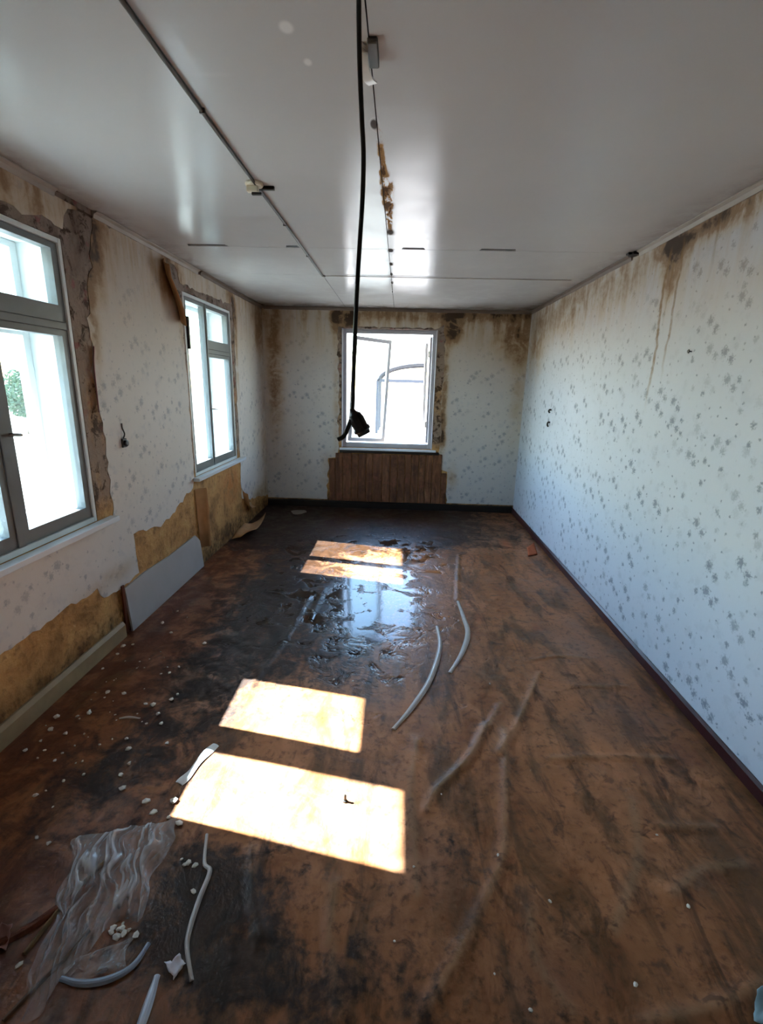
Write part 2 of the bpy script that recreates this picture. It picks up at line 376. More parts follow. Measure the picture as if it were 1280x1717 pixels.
# ------------------------------------------------------------------ walls
def wall(name, axis, c, thick, u0, u1, z0, z1, holes, mat, label):
    """wall slab with rectangular holes; axis = the wall's normal axis, c its room face, thick signed outward"""
    us = sorted({u0, u1} | {v for h in holes for v in h[:2]}); zs = sorted({z0, z1} | {v for h in holes for v in h[2:]})
    bm = bmesh.new()
    P = lambda u, z, d: (c+d, u, z) if axis == 'x' else (u, c+d, z)
    def solid(i, j):
        if i < 0 or j < 0 or i >= len(us)-1 or j >= len(zs)-1: return False
        a, b_ = (us[i]+us[i+1])/2, (zs[j]+zs[j+1])/2
        return not any(h[0] < a < h[1] and h[2] < b_ < h[3] for h in holes)
    q = lambda *p: bm.faces.new([bm.verts.new(v) for v in p])
    for i in range(len(us)-1):
        for j in range(len(zs)-1):
            if not solid(i, j): continue
            a, b_, e, f = us[i], us[i+1], zs[j], zs[j+1]
            for d in (0, thick): q(P(a, e, d), P(b_, e, d), P(b_, f, d), P(a, f, d))
            if not solid(i-1, j): q(P(a, e, 0), P(a, f, 0), P(a, f, thick), P(a, e, thick))
            if not solid(i+1, j): q(P(b_, e, 0), P(b_, f, 0), P(b_, f, thick), P(b_, e, thick))
            if not solid(i, j-1): q(P(a, e, 0), P(b_, e, 0), P(b_, e, thick), P(a, e, thick))
            if not solid(i, j+1): q(P(a, f, 0), P(b_, f, 0), P(b_, f, thick), P(a, f, thick))
    bmesh.ops.remove_doubles(bm, verts=bm.verts, dist=1e-5)
    o = from_bm(name, bm, mat); return tag(o, label, 'wall', kind='structure')
W1 = (1.56, 2.64); W2 = (4.03, 5.12); WZ = (.80, 2.28); WB = (-.755, .425, .80, 2.265)
TH = .32
wl = wall('wall_left', 'x', XL, -TH, YF-.2, YB+TH, -.5, 2.53, [(W1[0], W1[1], WZ[0], WZ[1]), (W2[0], W2[1], WZ[0], WZ[1])], M_fibre, 'left wall with two grey windows and wallpaper torn off along the floor')
wb = wall('wall_back', 'y', YB, TH, XL, XR, -.5, 2.53, [WB], M_fibre, 'far end wall with the white window above dark boards')
wr = wall('wall_right', 'x', XR, .2, YF-.2, YB+TH, -.5, 2.53, [], M_fibre, 'long right wall without windows, papered with grey sprigs')
wf = wall('wall_front', 'y', YF, -.2, XL, XR, -.5, 2.53, [], M_fibre, 'near end wall behind the viewpoint, papered')

def ragged(pts, step=.05, amp=.012, seed=1):
    """outline [(u, z, torn?)] -> outline with torn edges jittered"""
    rnd = random.Random(seed); out = []
    for i, (u, z, t) in enumerate(pts):
        u2, z2, _ = pts[(i+1) % len(pts)]; out.append((u, z))
        if t:
            L = math.hypot(u2-u, z2-z); n = int(L/step); nx, nz = -(z2-z)/max(L, 1e-6), (u2-u)/max(L, 1e-6)
            for k in range(1, n):
                f = (k+rnd.uniform(-.3, .3))/n; a = rnd.uniform(-amp, amp)*(2 if rnd.random() < .12 else 1)
                out.append((u+(u2-u)*f+nx*a, z+(z2-z)*f+nz*a))
    return out
def sheet(name, loops, axis, c, outward, mat, parent, thick=.003):
    """paper of real thickness on a wall face"""
    flat = [p for l in loops for p in l]
    tris = tessellate_polygon([[Vector((p[0], p[1], 0)) for p in l] for l in loops])
    bm = bmesh.new(); P = lambda p, d: (c+outward*d, p[0], p[1]) if axis == 'x' else (p[0], c+outward*d, p[1])
    A = [bm.verts.new(P(p, thick)) for p in flat]; B = [bm.verts.new(P(p, .0003)) for p in flat]
    for t in tris:
        try: bm.faces.new([A[i] for i in t])
        except ValueError: pass
    k = 0
    for l in loops:
        n = len(l)
        for i in range(n):
            a, b_ = k+i, k+(i+1) % n; bm.faces.new((A[a], A[b_], B[b_], B[a]))
        k += n
    return from_bm(name, bm, mat, parent)
outer = [(YF, 2.475, 0), (YF, .42, 1), (1.9, .40, 1), (2.55, .415, 1), (2.60, .33, 1), (2.78, .31, 1), (3.0, .33, 1), (2.985, .61, 1), (3.2, .585, 1), (3.35, .55, 1), (3.55, .60, 1), (3.95, .72, 1),
         (3.99, .80, 1), (4.0, 1.5, 1), (3.985, 2.1, 1), (3.90, 2.22, 1), (3.78, 2.42, 1), (3.92, 2.44, 1), (4.0, 2.33, 1), (4.6, 2.335, 1), (5.13, 2.345, 1), (5.17, 2.44, 1), (5.22, 2.2, 1), (5.20, 1.6, 1), (5.21, .8, 1),
         (5.19, .34, 1), (5.5, .25, 1), (5.9, .2, 1), (YB, .13, 0), (YB, 2.475, 1), (3.0, 2.47, 0)]
hole = [(1.47, .79, 0), (2.79, .79, 1), (2.80, 1.2, 1), (2.765, 1.6, 1), (2.81, 2.1, 1), (2.88, 2.2, 1), (2.925, 2.455, 1), (2.72, 2.44, 1), (2.66, 2.33, 1), (1.50, 2.32, 1)]
sheet('wallpaper', [ragged(outer, .045, .012, 3), ragged(hole, .045, .016, 4)], 'x', XL, 1, M_paper_left, wl)
bo = [(XL, 2.475, 0), (XL, .10, 0), (-.94, .10, 1), (-.925, .655, 1), (-.80, .67, 1), (-.785, .80, 1), (-.79, 1.5, 1), (-.80, 2.28, 1), (.43, 2.285, 1), (.50, 2.33, 1), (.525, 1.9, 1), (.50, 1.4, 1), (.535, 1.0, 1), (.51, .76, 1),
      (.53, .56, 1), (.64, .52, 1), (.65, .10, 0), (XR, .10, 0), (XR, 2.475, 1)]
sheet('wallpaper', [ragged(bo, .045, .012, 5)], 'y', YB, -1, M_paper_back, wb)
sheet('wallpaper', [ragged([(YF, 2.48, 0), (YF, .055, 0), (YB, .055, 0), (YB, 2.48, 1)], .07, .008, 6)], 'x', XR, -1, M_paper_right, wr)
sheet('wallpaper', [ragged([(XL, 2.48, 0), (XL, .09, 0), (XR, .09, 0), (XR, 2.48, 1)], .09, .006, 8)], 'y', YF, 1, M_paper_front, wf)
# papered strip of loose flaps along the tear
def flap(pts, width, axis_dir, mat, parent, curl, name='wallpaper_flap'):
    bm = bmesh.new(); n = 7; rows = []
    for i, p in enumerate(pts):
        row = []
        for k in range(n):
            a = curl*k/(n-1); r = width/max(curl, .01)
            d = Vector(axis_dir)*(r*math.sin(a)); out = Vector((1, 0, 0))*(r*(1-math.cos(a))+.004)
            row.append(bm.verts.new(Vector(p)+d*(1+.2*math.sin(i*1.7))+out))
        rows.append(row)
    for a, b_ in zip(rows, rows[1:]):
        for k in range(n-1): bm.faces.new((a[k], a[k+1], b_[k+1], b_[k]))
    o = from_bm(name, bm, mat, parent, smooth=True)
    s = o.modifiers.new('thickness', 'SOLIDIFY'); s.thickness = .002; return o
flap([(XL, 3.76, 2.45), (XL, 3.80, 2.38), (XL, 3.86, 2.28), (XL, 3.93, 2.17), (XL, 3.985, 2.07)], .17, (0, -.8, -.45), M_paperback, wl, 1.1)
flap([(XL, 2.80, 1.78), (XL, 2.785, 1.70), (XL, 2.775, 1.62), (XL, 2.77, 1.50), (XL, 2.775, 1.42)], .03, (0, -1, -.3), simple('pink_torn_paper', '#9c6a6a', .85, .3, 20), wl, 1.2)
flap([(XL, 3.97, .70), (XL, 3.98, .5), (XL, 3.99, .32), (XL, 4.0, .16)], .12, (0, 1, 0), M_paperback, wl, 1.5)
flap([(XL, 5.21, .45), (XL, 5.25, .32), (XL, 5.35, .25), (XL, 5.5, .22)], .10, (0, .2, -1), M_paperback, wl, 1.4)

# ------------------------------------------------------------------ floor with wrinkled linoleum
ridges = [  # pixel polylines of the wrinkles, height, half width
    ([(848, 1225), (850, 1300), (848, 1390), (840, 1450), (780, 1580), (720, 1690)], .007, .018),
    ([(905, 1130), (868, 1215), (838, 1260)], .008, .014), ([(815, 1215), (790, 1270), (735, 1320), (715, 1360)], .008, .014),
    ([(840, 1180), (800, 1250), (770, 1290)], .006, .012), ([(920, 1272), (1010, 1268), (1130, 1272)], .006, .014),
    ([(1105, 1384), (1200, 1386)], .006, .014), ([(890, 1108), (940, 1100), (1000, 1104)], .005, .012), ([(960, 1150), (1050, 1150)], .005, .012),
    ([(1280, 1650), (1200, 1690), (1080, 1717)], .008, .02), ([(1130, 1500), (1180, 1460), (1250, 1450)], .006, .025),
    ([(520, 1000), (480, 1070), (420, 1150)], .006, .014), ([(545, 985), (520, 1040)], .005, .012), ([(560, 1480), (555, 1570), (570, 1700)], .006, .02),
    ([(425, 1420), (425, 1500), (440, 1570)], .007, .016), ([(700, 1240), (690, 1320), (700, 1500)], .005, .02), ([(770, 930), (768, 970), (768, 1005)], .007, .012),
    ([(890, 1520), (900, 1610), (960, 1700)], .005, .02), ([(1060, 1340), (1070, 1440), (1030, 1560)], .004, .03)]
st = .0165; xs = np.linspace(XL-.02, XR+.02, int((XR-XL)/st)); ys = np.linspace(YF-.02, YB+.02, int((YB-YF)/st))
X, Y = np.meshgrid(xs, ys); Z = np.zeros_like(X); RZ = np.zeros_like(X)
for poly, hgt, wd in ridges:
    pp = [px(*q) for q in poly]; pp = smooth_path(pp, 6); D = np.full_like(X, 9.)
    for a, b_ in zip(pp, pp[1:]):
        dx, dy = b_.x-a.x, b_.y-a.y; l2 = dx*dx+dy*dy+1e-9
        t = np.clip(((X-a.x)*dx+(Y-a.y)*dy)/l2, 0, 1); D = np.minimum(D, np.hypot(X-a.x-t*dx, Y-a.y-t*dy))
    Z += 1.5*hgt*np.exp(-(D/wd)**2); RZ += np.exp(-(D/(wd*.6))**2)
rs = np.random.RandomState(5)
for _ in range(26):
    a = rs.uniform(0, math.pi); k = rs.uniform(2, 9); Z += .00055*np.sin((X*math.cos(a)+Y*math.sin(a))*k+rs.uniform(0, 6))
Z -= .003
RZ = np.clip(RZ, 0, 1)
ny, nx = X.shape; idx = np.arange(nx*ny).reshape(ny, nx)
faces = np.stack([idx[:-1, :-1], idx[:-1, 1:], idx[1:, 1:], idx[1:, :-1]], -1).reshape(-1, 4)
me = bpy.data.meshes.new('floor'); me.from_pydata(np.stack([X, Y, Z], -1).reshape(-1, 3).tolist(), [], faces.tolist()); me.update()
at_ = me.attributes.new('ridge', 'FLOAT', 'POINT'); at_.data.foreach_set('value', RZ.reshape(-1).astype(np.float32))
fl = mesh_obj('floor', me, M_floor, smooth=True)
tag(fl, 'dirty brown wrinkled floor, wet and blackened towards the back', 'floor', kind='structure')
def fz(x, y):
    i = int(np.clip(np.searchsorted(ys, y), 0, ny-1)); j = int(np.clip(np.searchsorted(xs, x), 0, nx-1)); return float(Z[i, j])
def pf(x, y, lift=0.):
    p = px(x, y); p.z = fz(p.x, p.y)+lift; return p

# ------------------------------------------------------------------ ceiling panels
ce = tag(box('ceiling', XL-.02, XR+.02, YF-.02, YB+.02, 2.518, 2.53, M_slab), 'low ceiling of glossy white plastic panels', 'ceiling', kind='structure')
gaps = [(-1.50, -1.22), (-.82, -.675), (-.03, .13), (.495, .74)]
def panel(x0, x1, y0, y1, cut_far=False):
    g = .002; pts = [(x0+g, y0+g), (x1-g, y0+g), (x1-g, y1-g)]
    if cut_far:
        for a, b_ in sorted(gaps, reverse=True):
            a, b_ = max(a, x0+.02), min(b_, x1-.02)
            if b_ - a > .03: pts += [(b_, y1-g), (b_-.01, y1-.048), (a+.01, y1-.048), (a, y1-g)]
    pts.append((x0+g, y1-g)); cx, cy = (x0+x1)/2, (y0+y1)/2
    bm = bmesh.new(); f = bm.faces.new([bm.verts.new((p[0]-cx, p[1]-cy, 0)) for p in pts])
    r = bmesh.ops.extrude_face_region(bm, geom=[f]); bmesh.ops.translate(bm, verts=[v for v in r['geom'] if isinstance(v, bmesh.types.BMVert)], vec=(0, 0, .009))
    bmesh.ops.triangulate(bm, faces=[q for q in bm.faces if len(q.verts) > 4])
    o = from_bm('ceiling_panel', bm, M_ceil, ce)
    o.location = (cx - ce.location.x, cy - ce.location.y, 2.5 - ce.location.z)
for x0, x1 in ((XL, -.705), (-.705, -.118), (-.118, XR)):
    for y0, y1, cf in ((YF, 1.0, False), (1.0, 3.63, True), (3.63, 4.49, False), (4.49, YB, False)):
        panel(x0, x1, y0, y1, cf)
roof = tag(box('roof', XL-.82, XR+.5, YF-.5, YB+.9, 2.53, 2.66, M_slab), 'flat roof slab over the room with overhanging eaves', 'roof', kind='structure')

# cornices and skirtings
def wavy_strip(name, pts, prof, mat, label, cat, kind='structure', up=(0, 0, 1)):
    bm = bmesh.new(); sweep(bm, [Vector(p) for p in pts], prof, Vector(up))
    o = from_bm(name, bm, mat); tag(o, label, cat, kind=kind); return o
rnd = random.Random(11)
def line(p0, p1, n, j): return [Vector(p0).lerp(Vector(p1), i/n)+Vector((0, 0, rnd.uniform(-j, j))) for i in range(n+1)]
cor = [(0, 0), (.028, 0), (.028, .006), (.010, .014), (.005, .034), (0, .034)]
corL = [(a, -b_) for a, b_ in cor]; corR = [(-a, -b_) for a, b_ in cor]
wavy_strip('trim_1', line((XL+.004, YF, 2.498), (XL+.004, 2.62, 2.498), 20, .002), corL, M_trim, 'grey cornice strip between the ceiling and the nearer left window', 'cornice')
wavy_strip('trim_2', line((XL+.004, 2.93, 2.498), (XL+.004, 4.35, 2.496), 14, .002), corL, M_trim, 'grey cornice strip above the wall between the two left windows', 'cornice')
wavy_strip('trim_3', line((XL+.004, 4.4, 2.497), (XL+.004, YB-.02, 2.495), 14, .003), corL, M_trimdark, 'dark damp cornice strip above the farther left window', 'cornice')
wavy_strip('trim_4', line((XR-.004, YF, 2.498), (XR-.004, 3.55, 2.498), 26, .0015), corR, M_trim, 'grey cornice strip along the near part of the right wall', 'cornice')
wavy_strip('trim_5', line((XR-.004, 3.66, 2.497), (XR-.004, YB-.02, 2.497), 14, .002), corR, M_trimdark, 'brownish cornice strip along the far part of the right wall', 'cornice')
wavy_strip('trim_6', line((XL+.03, YB-.004, 2.497), (XR-.03, YB-.004, 2.497), 20, .002), corL, M_trimdark, 'dark cornice strip along the top of the far end wall', 'cornice')
sk = lambda h, t: [(0, -.004), (t, -.004), (t, h*.8), (t*.4, h), (0, h)]
mir = lambda pr: [(-a, b_) for a, b_ in pr]
wavy_strip('baseboard_right', line((XR-.001, YF, 0), (XR-.001, YB, 0), 30, .001), mir(sk(.062, .018)), M_maroon, 'dark maroon skirting along the foot of the right wall', 'skirting')
wavy_strip('baseboard_back', line((XL, YB-.001, 0), (XR-.02, YB-.001, 0), 20, .001), sk(.085, .02), M_black_skirt, 'blackened skirting along the foot of the far wall', 'skirting')
wavy_strip('baseboard_left', line((XL+.001, YF, 0), (XL+.001, 2.74, 0), 24, .001), [(a, b_) for a, b_ in sk(.10, .026)], M_pale_skirt, 'dirty cream skirting below the nearer left window', 'skirting')

# ------------------------------------------------------------------ left windows (double sashes in a box casing)
def bars(bm, x0, x1, y0, y1, z0, z1, wl_, wr_, wb_, wt_):
    bbox(bm, x0, x1, y0, y0+wl_, z0, z1); bbox(bm, x0, x1, y1-wr_, y1, z0, z1)
    bbox(bm, x0, x1, y0+wl_, y1-wr_, z0, z0+wb_); bbox(bm, x0, x1, y0+wl_, y1-wr_, z1-wt_, z1)
def left_window(name, W, mid, mw, stile, label, outer_transom=True):
    y0, y1 = W; z0, z1 = WZ; r = empty(name, (XL, (y0+y1)/2, z0)); tag(r, label, 'window', kind='structure'); oy = -(y0+y1)/2
    B = lambda n, a, b_, c, d, e, f, m=M_teal: box(n, a, b_, c+oy, d+oy, e-z0, f-z0, m, r, bevel=.002)
    D = -.30; e = .001
    B('casing_jamb', D, -.002, y0+e, y0+.025, z0+e, z1-e, M_casing); B('casing_jamb', D, -.002, y1-.025, y1-e, z0+e, z1-e, M_casing)
    B('casing_head', D, -.002, y0+.026, y1-.026, z1-.025, z1-e, M_casing); B('casing_bottom', D, -.002, y0+.026, y1-.026, z0+e, z0+.03, M_casing)
    tz = 1.86
    for xa, xb in ((-.062, -.012), (-.27, -.222)):
        B('mullion', xa-.006, xb+.006, mid-mw/2, mid+mw/2, z0+.031, z1-.026, M_outer if xa < -.1 else M_teal)
        mt = M_outer if xa < -.1 else M_teal
        full = xa < -.1 and not outer_transom
        if not full: B('transom', xa-.004, xb+.004, mid+mw/2+.001, y1-.026, tz-.018, tz+.018, mt)
        lights = ((y0+.027, mid-mw/2-.001, z0+.032, z1-.027, .065), (mid+mw/2+.001, y1-.027, z0+.032, z1-.027, .065)) if full else ((y0+.027, mid-mw/2-.001, z0+.032, z1-.027, .065), (mid+mw/2+.001, y1-.027, z0+.032, tz-.02, .065), (mid+mw/2+.001, y1-.027, tz+.02, z1-.027, .078))
        for a, b_, c, d, wb_ in lights:
            bm = bmesh.new(); first = a < mid; so_ = .045
            cy = (a+b_)/2; bars(bm, xa, xb, a-cy, b_-cy, 0, d-c, so_ if first else stile, stile if first else so_, wb_, .03)
            s = from_bm('sash', bm, mt, r, loc=(0, cy+oy, c-z0))
            bm = bmesh.new(); xm = (xa+xb)/2
            bbox(bm, xm-.002, xm+.002, a-cy+.02, b_-cy-.02, .02, d-c-.02); from_bm('pane', bm, M_glass, s)
    s = B('sill', -.010, .055, y0-.06, y1+.13, z0-.032, z0-.002, M_sill)
    bm = bmesh.new(); lathe(bm, [(.008, 0), (.008, .05), (.006, .055)], 8, Matrix.Rotation(math.pi/2, 4, 'Y'))
    from_bm('latch', bm, M_trim, r, loc=(-.012, mid+mw/2+.02+oy, 1.35-z0))
    return r
left_window('window_1', W1, 2.08, .045, .036, 'nearer left window in grey-green paint, cut off by the picture edge')
w2 = left_window('window_2', W2, 4.50, .022, .018, 'farther left window in grey-green paint above an orange-brown bare patch', False)
box('hinge_plate', -.006, .012, 4.075-4.575, 4.10-4.575, 1.05-.0, 1.30, M_black, w2, bevel=.002)

# ------------------------------------------------------------------ far window with the sash swung outward
x0, x1, z0, z1 = WB
w3 = tag(empty('window_3', ((x0+x1)/2, YB, z0)), 'white window in the far wall with its left sash swung outward', 'window', kind='structure')
ox = -(x0+x1)/2
B3 = lambda n, a, b_, c, d, e, f, m=M_white: box(n, a+ox, b_+ox, c, d, e-z0, f-z0, m, w3, bevel=.003)
B3('frame_jamb', x0+.001, x0+.055, .07, .15, z0+.001, z1-.001); B3('frame_jamb', x1-.055, x1-.001, .07, .15, z0+.001, z1-.001)
B3('frame_head', x0+.056, x1-.056, .07, .15, z1-.05, z1-.001); B3('frame_bottom', x0+.056, x1-.056, .07, .15, z0+.001, z0+.06)
B3('reveal_lining', x0+.001, x0+.012, .0, .068, z0+.001, z1-.001); B3('reveal_lining', x1-.012, x1-.001, .0, .068, z0+.001, z1-.001)
B3('sill', x0-.02, x1+.05, -.035, .069, z0-.028, z0-.001, M_sill)
B3('sill_edge', x0-.02, x1+.09, -.034, -.001, z0-.062, z0-.030, M_black_skirt)
def swing_sash(hx, w_, h_, ang, sag, mirror=1):
    bm = bmesh.new()
    bbox(bm, 0, .04*mirror, -.02, .02, 0, h_); bbox(bm, (w_-.04)*mirror, w_*mirror, -.02, .02, 0, h_)
    bbox(bm, .04*mirror, (w_-.04)*mirror, -.02, .02, 0, .045); bbox(bm, .04*mirror, (w_-.04)*mirror, -.02, .02, h_-.045, h_)
    s = from_bm('sash', bm, M_white, w3, loc=(hx+ox, .17, .07)); s.rotation_euler = (0, sag, ang)
    bm = bmesh.new(); bbox(bm, .03*mirror, (w_-.03)*mirror, -.002, .002, .03, h_-.03); from_bm('pane', bm, M_glass, s)
    for z in (.2, h_-.25):
        bm = bmesh.new(); lathe(bm, [(.009, 0), (.009, .08)], 8); from_bm('hinge', bm, M_trim, s, loc=(0, -.03, z))
swing_sash(x0+.07, .53, 1.33, math.radians(28), math.radians(3.2))
swing_sash(x1-.06, .53, 1.33, math.radians(-86), 0, -1)

# dark boards under the far window
rnd = random.Random(21); xb = -.915
while xb < .62:
    wd = rnd.uniform(.075, .125); xe = min(xb+wd, .635)
    top = .735 if -.80 < xb+wd/2 < .52 else (.645 if xb < -.5 else .50)
    top += rnd.uniform(-.012, .012)
    box('board', xb+.003, xe-.003, YB-.012-rnd.uniform(.0, .006), YB-.0005, .088, top, M_plank, wb, bevel=.002); xb = xe

# loose pale board and torn strips at the foot of the left wall
bm = bmesh.new(); pts = [(2.80, .0), (3.98, .0), (3.975, .24), (3.90, .31), (3.4, .30), (3.05, .315), (2.80, .30)]
f = bm.faces.new([bm.verts.new((0, y-3.4, z)) for y, z in pts]); r = bmesh.ops.extrude_face_region(bm, geom=[f])
bmesh.ops.translate(bm, verts=[v for v in r['geom'] if isinstance(v, bmesh.types.BMVert)], vec=(-.012, 0, 0))
o = from_bm('loose_board', bm, M_board_grey, loc=(XL+.036, 3.4, .001)); o.rotation_euler = (0, math.radians(-4), 0)
tag(o, 'pale grey low board leaning at the foot of the left wall between the windows', 'board')
bm = bmesh.new(); bbox(bm, -.004, .006, -.013, .013, 0, .33)
o = from_bm('wood_batten', bm, M_lath, loc=(XL+.012, 2.778, .002), bevel=.002); tag(o, 'short dark red-brown upright batten beside the leaning pale board', 'batten')

# ------------------------------------------------------------------ things on walls and ceiling
def ceiling_cable():
    r = empty('ceiling_cable', (-.705, 2.5, 2.497)); tag(r, 'grey cable running straight along the ceiling left of the middle', 'cable')
    bm = bmesh.new(); path = [Vector((.003*math.sin(y*2.3), y-2.5, -.006)) for y in np.linspace(YF, 4.47, 40)]
    path += [Vector((.02, 1.99, -.006))]
    sweep(bm, path, circle(.0065, 8)); from_bm('cable_run', bm, M_cable, r, smooth=True)
    bm = bmesh.new(); path = [Vector((.03, 1.99, -.003))]+[Vector((x+.705, 1.985+.004*math.sin(x*3), -.003)) for x in np.linspace(-.62, 1.40, 20)]
    sweep(bm, path, circle(.003, 6)); from_bm('cable_branch', bm, M_trim, r, smooth=True)
    for y in (-.3, .6, 1.3, 1.9, 3.1, 3.8):
        bm = bmesh.new(); bbox(bm, -.010, .010, -.004, .004, -.0145, .002); from_bm('clip', bm, M_cable, r, loc=(0, y-2.5, 0), bevel=.001)
    return r
ceiling_cable()
jb = tag(empty('junction_box', (-.715, 2.53, 2.5)), 'broken cream junction box on the ceiling cable', 'junction box')
bm = bmesh.new(); lathe(bm, [(.040, 0), (.042, -.008), (.038, -.014), (.030, -.014)], 18); from_bm('base', bm, M_cream, jb, smooth=False)
bm = bmesh.new(); bbox(bm, -.034, .020, -.016, .010, -.040, -.014); from_bm('terminal_block', bm, M_cream, jb, bevel=.003)
bm = bmesh.new(); bbox(bm, -.012, .034, -.010, .004, -.052, -.0405); from_bm('contact', bm, M_black, jb, bevel=.002)
bm = bmesh.new(); bbox(bm, .0, .085, .03, .048, -.016, -.001); from_bm('bracket', bm, M_black, jb, bevel=.002)

fx = tag(empty('ceiling_bracket', (-.116, 1.56, 2.5)), 'curved white plastic bracket hanging from the ceiling beside the long cord', 'bracket')
bm = bmesh.new(); path = smooth_path([(-.012, .02, -.001), (-.020, .03, -.018), (-.018, .055, -.038), (-.008, .085, -.048), (.004, .11, -.046)], 6)
sweep(bm, path, [(-.014, -.002), (.014, -.002), (.014, .002), (-.014, .002)]); from_bm('tab', bm, M_plasticw, fx, smooth=False)
bm = bmesh.new(); bbox(bm, -.006, .022, -.01, .10, -.016, -.0005); from_bm('base', bm, M_cable, fx, bevel=.003)

lh = tag(empty('hanging_lamp_holder', (-.128, 1.33, 1.45)), 'black lamp holder dangling on a long black cord from the ceiling', 'lamp holder')
L0 = Vector((-.128, 1.33, 1.45))
cp = [(-.122, 1.33, 2.499), (-.124, 1.33, 2.44), (-.121, 1.33, 2.329), (-.114, 1.33, 2.213), (-.109, 1.33, 2.14), (-.110, 1.33, 2.052), (-.115, 1.33, 1.961), (-.122, 1.33, 1.823), (-.127, 1.33, 1.677), (-.130, 1.33, 1.535)]
bm = bmesh.new(); path = [p-L0 for p in smooth_path(cp, 6)]
sweep(bm, path, circle(.0058, 8), Vector((0, 1, 0))); from_bm('cord', bm, M_black, lh, smooth=True)
bm = bmesh.new(); lathe(bm, [(.045, 0), (.045, -.006), (.02, -.022), (.008, -.026)], 18); from_bm('ceiling_rose', bm, M_cream, lh, loc=(.006, 0, 2.4995-L0.z))
tm = Matrix.Translation((-.002, 0, .09)) @ Matrix.Rotation(math.radians(-28), 4, 'Y') @ Matrix.Rotation(math.radians(180), 4, 'X')
bm = bmesh.new(); lathe(bm, [(.006, -.006), (.009, .004), (.017, .012), (.0205, .026), (.0205, .05)], 16, tm); from_bm('cap', bm, M_bakelite, lh, smooth=False)
bm = bmesh.new(); lathe(bm, [(.0225, .050), (.0235, .054), (.0235, .060), (.019, .063), (.018, .072)], 16, tm); from_bm('shade_ring', bm, M_bakelite, lh)
bm = bmesh.new(); sweep(bm, smooth_path([(-.006, -.004, .066), (-.014, -.010, .042), (-.024, -.012, .022), (-.040, -.012, .012)], 6), circle(.0062, 8)); from_bm('wire_stub', bm, M_black, lh, smooth=True)

sb = tag(empty('wall_socket', (XL+.003, 2.985, 1.185)), 'small broken black socket on the left wall between the windows', 'socket')
bm = bmesh.new(); bbox(bm, 0, .012, -.026, .026, 0, .055); from_bm('back_plate', bm, M_bakelite, sb, bevel=.004)
bm = bmesh.new(); lathe(bm, [(.019, 0), (.019, .014), (.012, .016)], 14, Matrix.Translation((.012, 0, .027)) @ Matrix.Rotation(math.pi/2, 4, 'Y')); from_bm('cover', bm, M_bakelite, sb)
bm = bmesh.new(); sweep(bm, smooth_path([(.004, 0, .056), (.010, .008, .085), (.004, .0, .12), (.006, -.004, .15)], 5), circle(.004, 6), Vector((1, 0, 0))); from_bm('wire_stub', bm, M_cable, sb, smooth=True)
for z, hh, lab in ((1.37, .030, 'upper of two small black hooks near the far end of the right wall'), (1.23, .045, 'lower of two small black hooks near the far end of the right wall')):
    bm = bmesh.new(); sweep(bm, smooth_path([(0, 0, hh), (-.018, 0, hh), (-.024, 0, hh*.5), (-.014, 0, 0)], 5), circle(.009, 7), Vector((0, 1, 0)))
    tag(from_bm('wall_hook', bm, M_black, loc=(XR-.003, 5.08, z), smooth=True), lab, 'hook')
bm = bmesh.new(); bbox(bm, -.035, 0, -.045, .045, -.018, 0); bbox(bm, -.060, -.0355, -.02, .02, -.014, -.001)
tag(from_bm('cornice_clip', bm, M_black, loc=(XR-.006, 3.605, 2.497), bevel=.003), 'small black clip in the gap of the right-hand cornice', 'clip')
for y, z, lab in ((2.76, 1.82, 'dark nail head high on the right wall near the drip stain'),):
    bm = bmesh.new(); lathe(bm, [(.003, 0), (.003, .014), (.011, .015), (.009, .019)], 10, Matrix.Rotation(-math.pi/2, 4, 'Y'))
    tag(from_bm('nail', bm, M_black, loc=(XR-.003, y, z)), lab, 'nail')

# ------------------------------------------------------------------ things on the floor
def strip(name, pix, w_, t_, mat, label, cat, bow=.0, taper=None, group=None):
    pts = [pf(*q) for q in pix]; n = 7; path = smooth_path(pts, n); m = len(path)
    for i, p in enumerate(path): p.z = fz(p.x, p.y)+.0015+bow*math.sin(math.pi*i/(m-1))
    c = path[m//2].copy(); c.z = 0; path = [p-c for p in path]
    prof = [(-w_/2, 0), (-w_*.25, t_*.85), (0, t_), (w_*.25, t_*.85), (w_/2, 0)]
    bm = bmesh.new(); sweep(bm, path, prof, taper=taper or (lambda t: .55+.45*math.sin(math.pi*min(max(t, .08), .92))))
    return tag(from_bm(name, bm, mat, loc=c, smooth=False), label, cat, group)
strip('plastic_strip', [(768, 1008), (778, 1036), (785, 1062), (775, 1095), (755, 1127)], .036, .010, M_strip, 'curved pale strip on the floor right of the puddle', 'strip', .004)
strip('plastic_strip', [(733, 1050), (738, 1085), (722, 1138), (692, 1185), (660, 1222)], .034, .010, M_strip, 'long curved pale strip on the floor reaching towards the sunlit patch', 'strip', .004)
strip('plastic_strip', [(347, 1398), (343, 1446), (352, 1462), (334, 1510), (318, 1560), (314, 1592), (322, 1645)], .017, .007, M_strip, 'narrow pale strip running down from the front sunlit patch', 'strip', .003)
strip('plastic_strip', [(264, 1636), (252, 1675), (238, 1717), (225, 1750)], .026, .008, simple('bluish_white_strip', '#c3c8d4', .3, .1, 20), 'bluish white strip cut off by the bottom picture edge', 'strip', .002)
strip('plastic_curl', [(102, 1640), (135, 1650), (180, 1645), (222, 1622), (250, 1582)], .022, .007, simple('grey_blue_curl', '#8e97a8', .25, .15, 20), 'crescent-shaped grey-blue plastic curl in the near left corner', 'curl', .004)
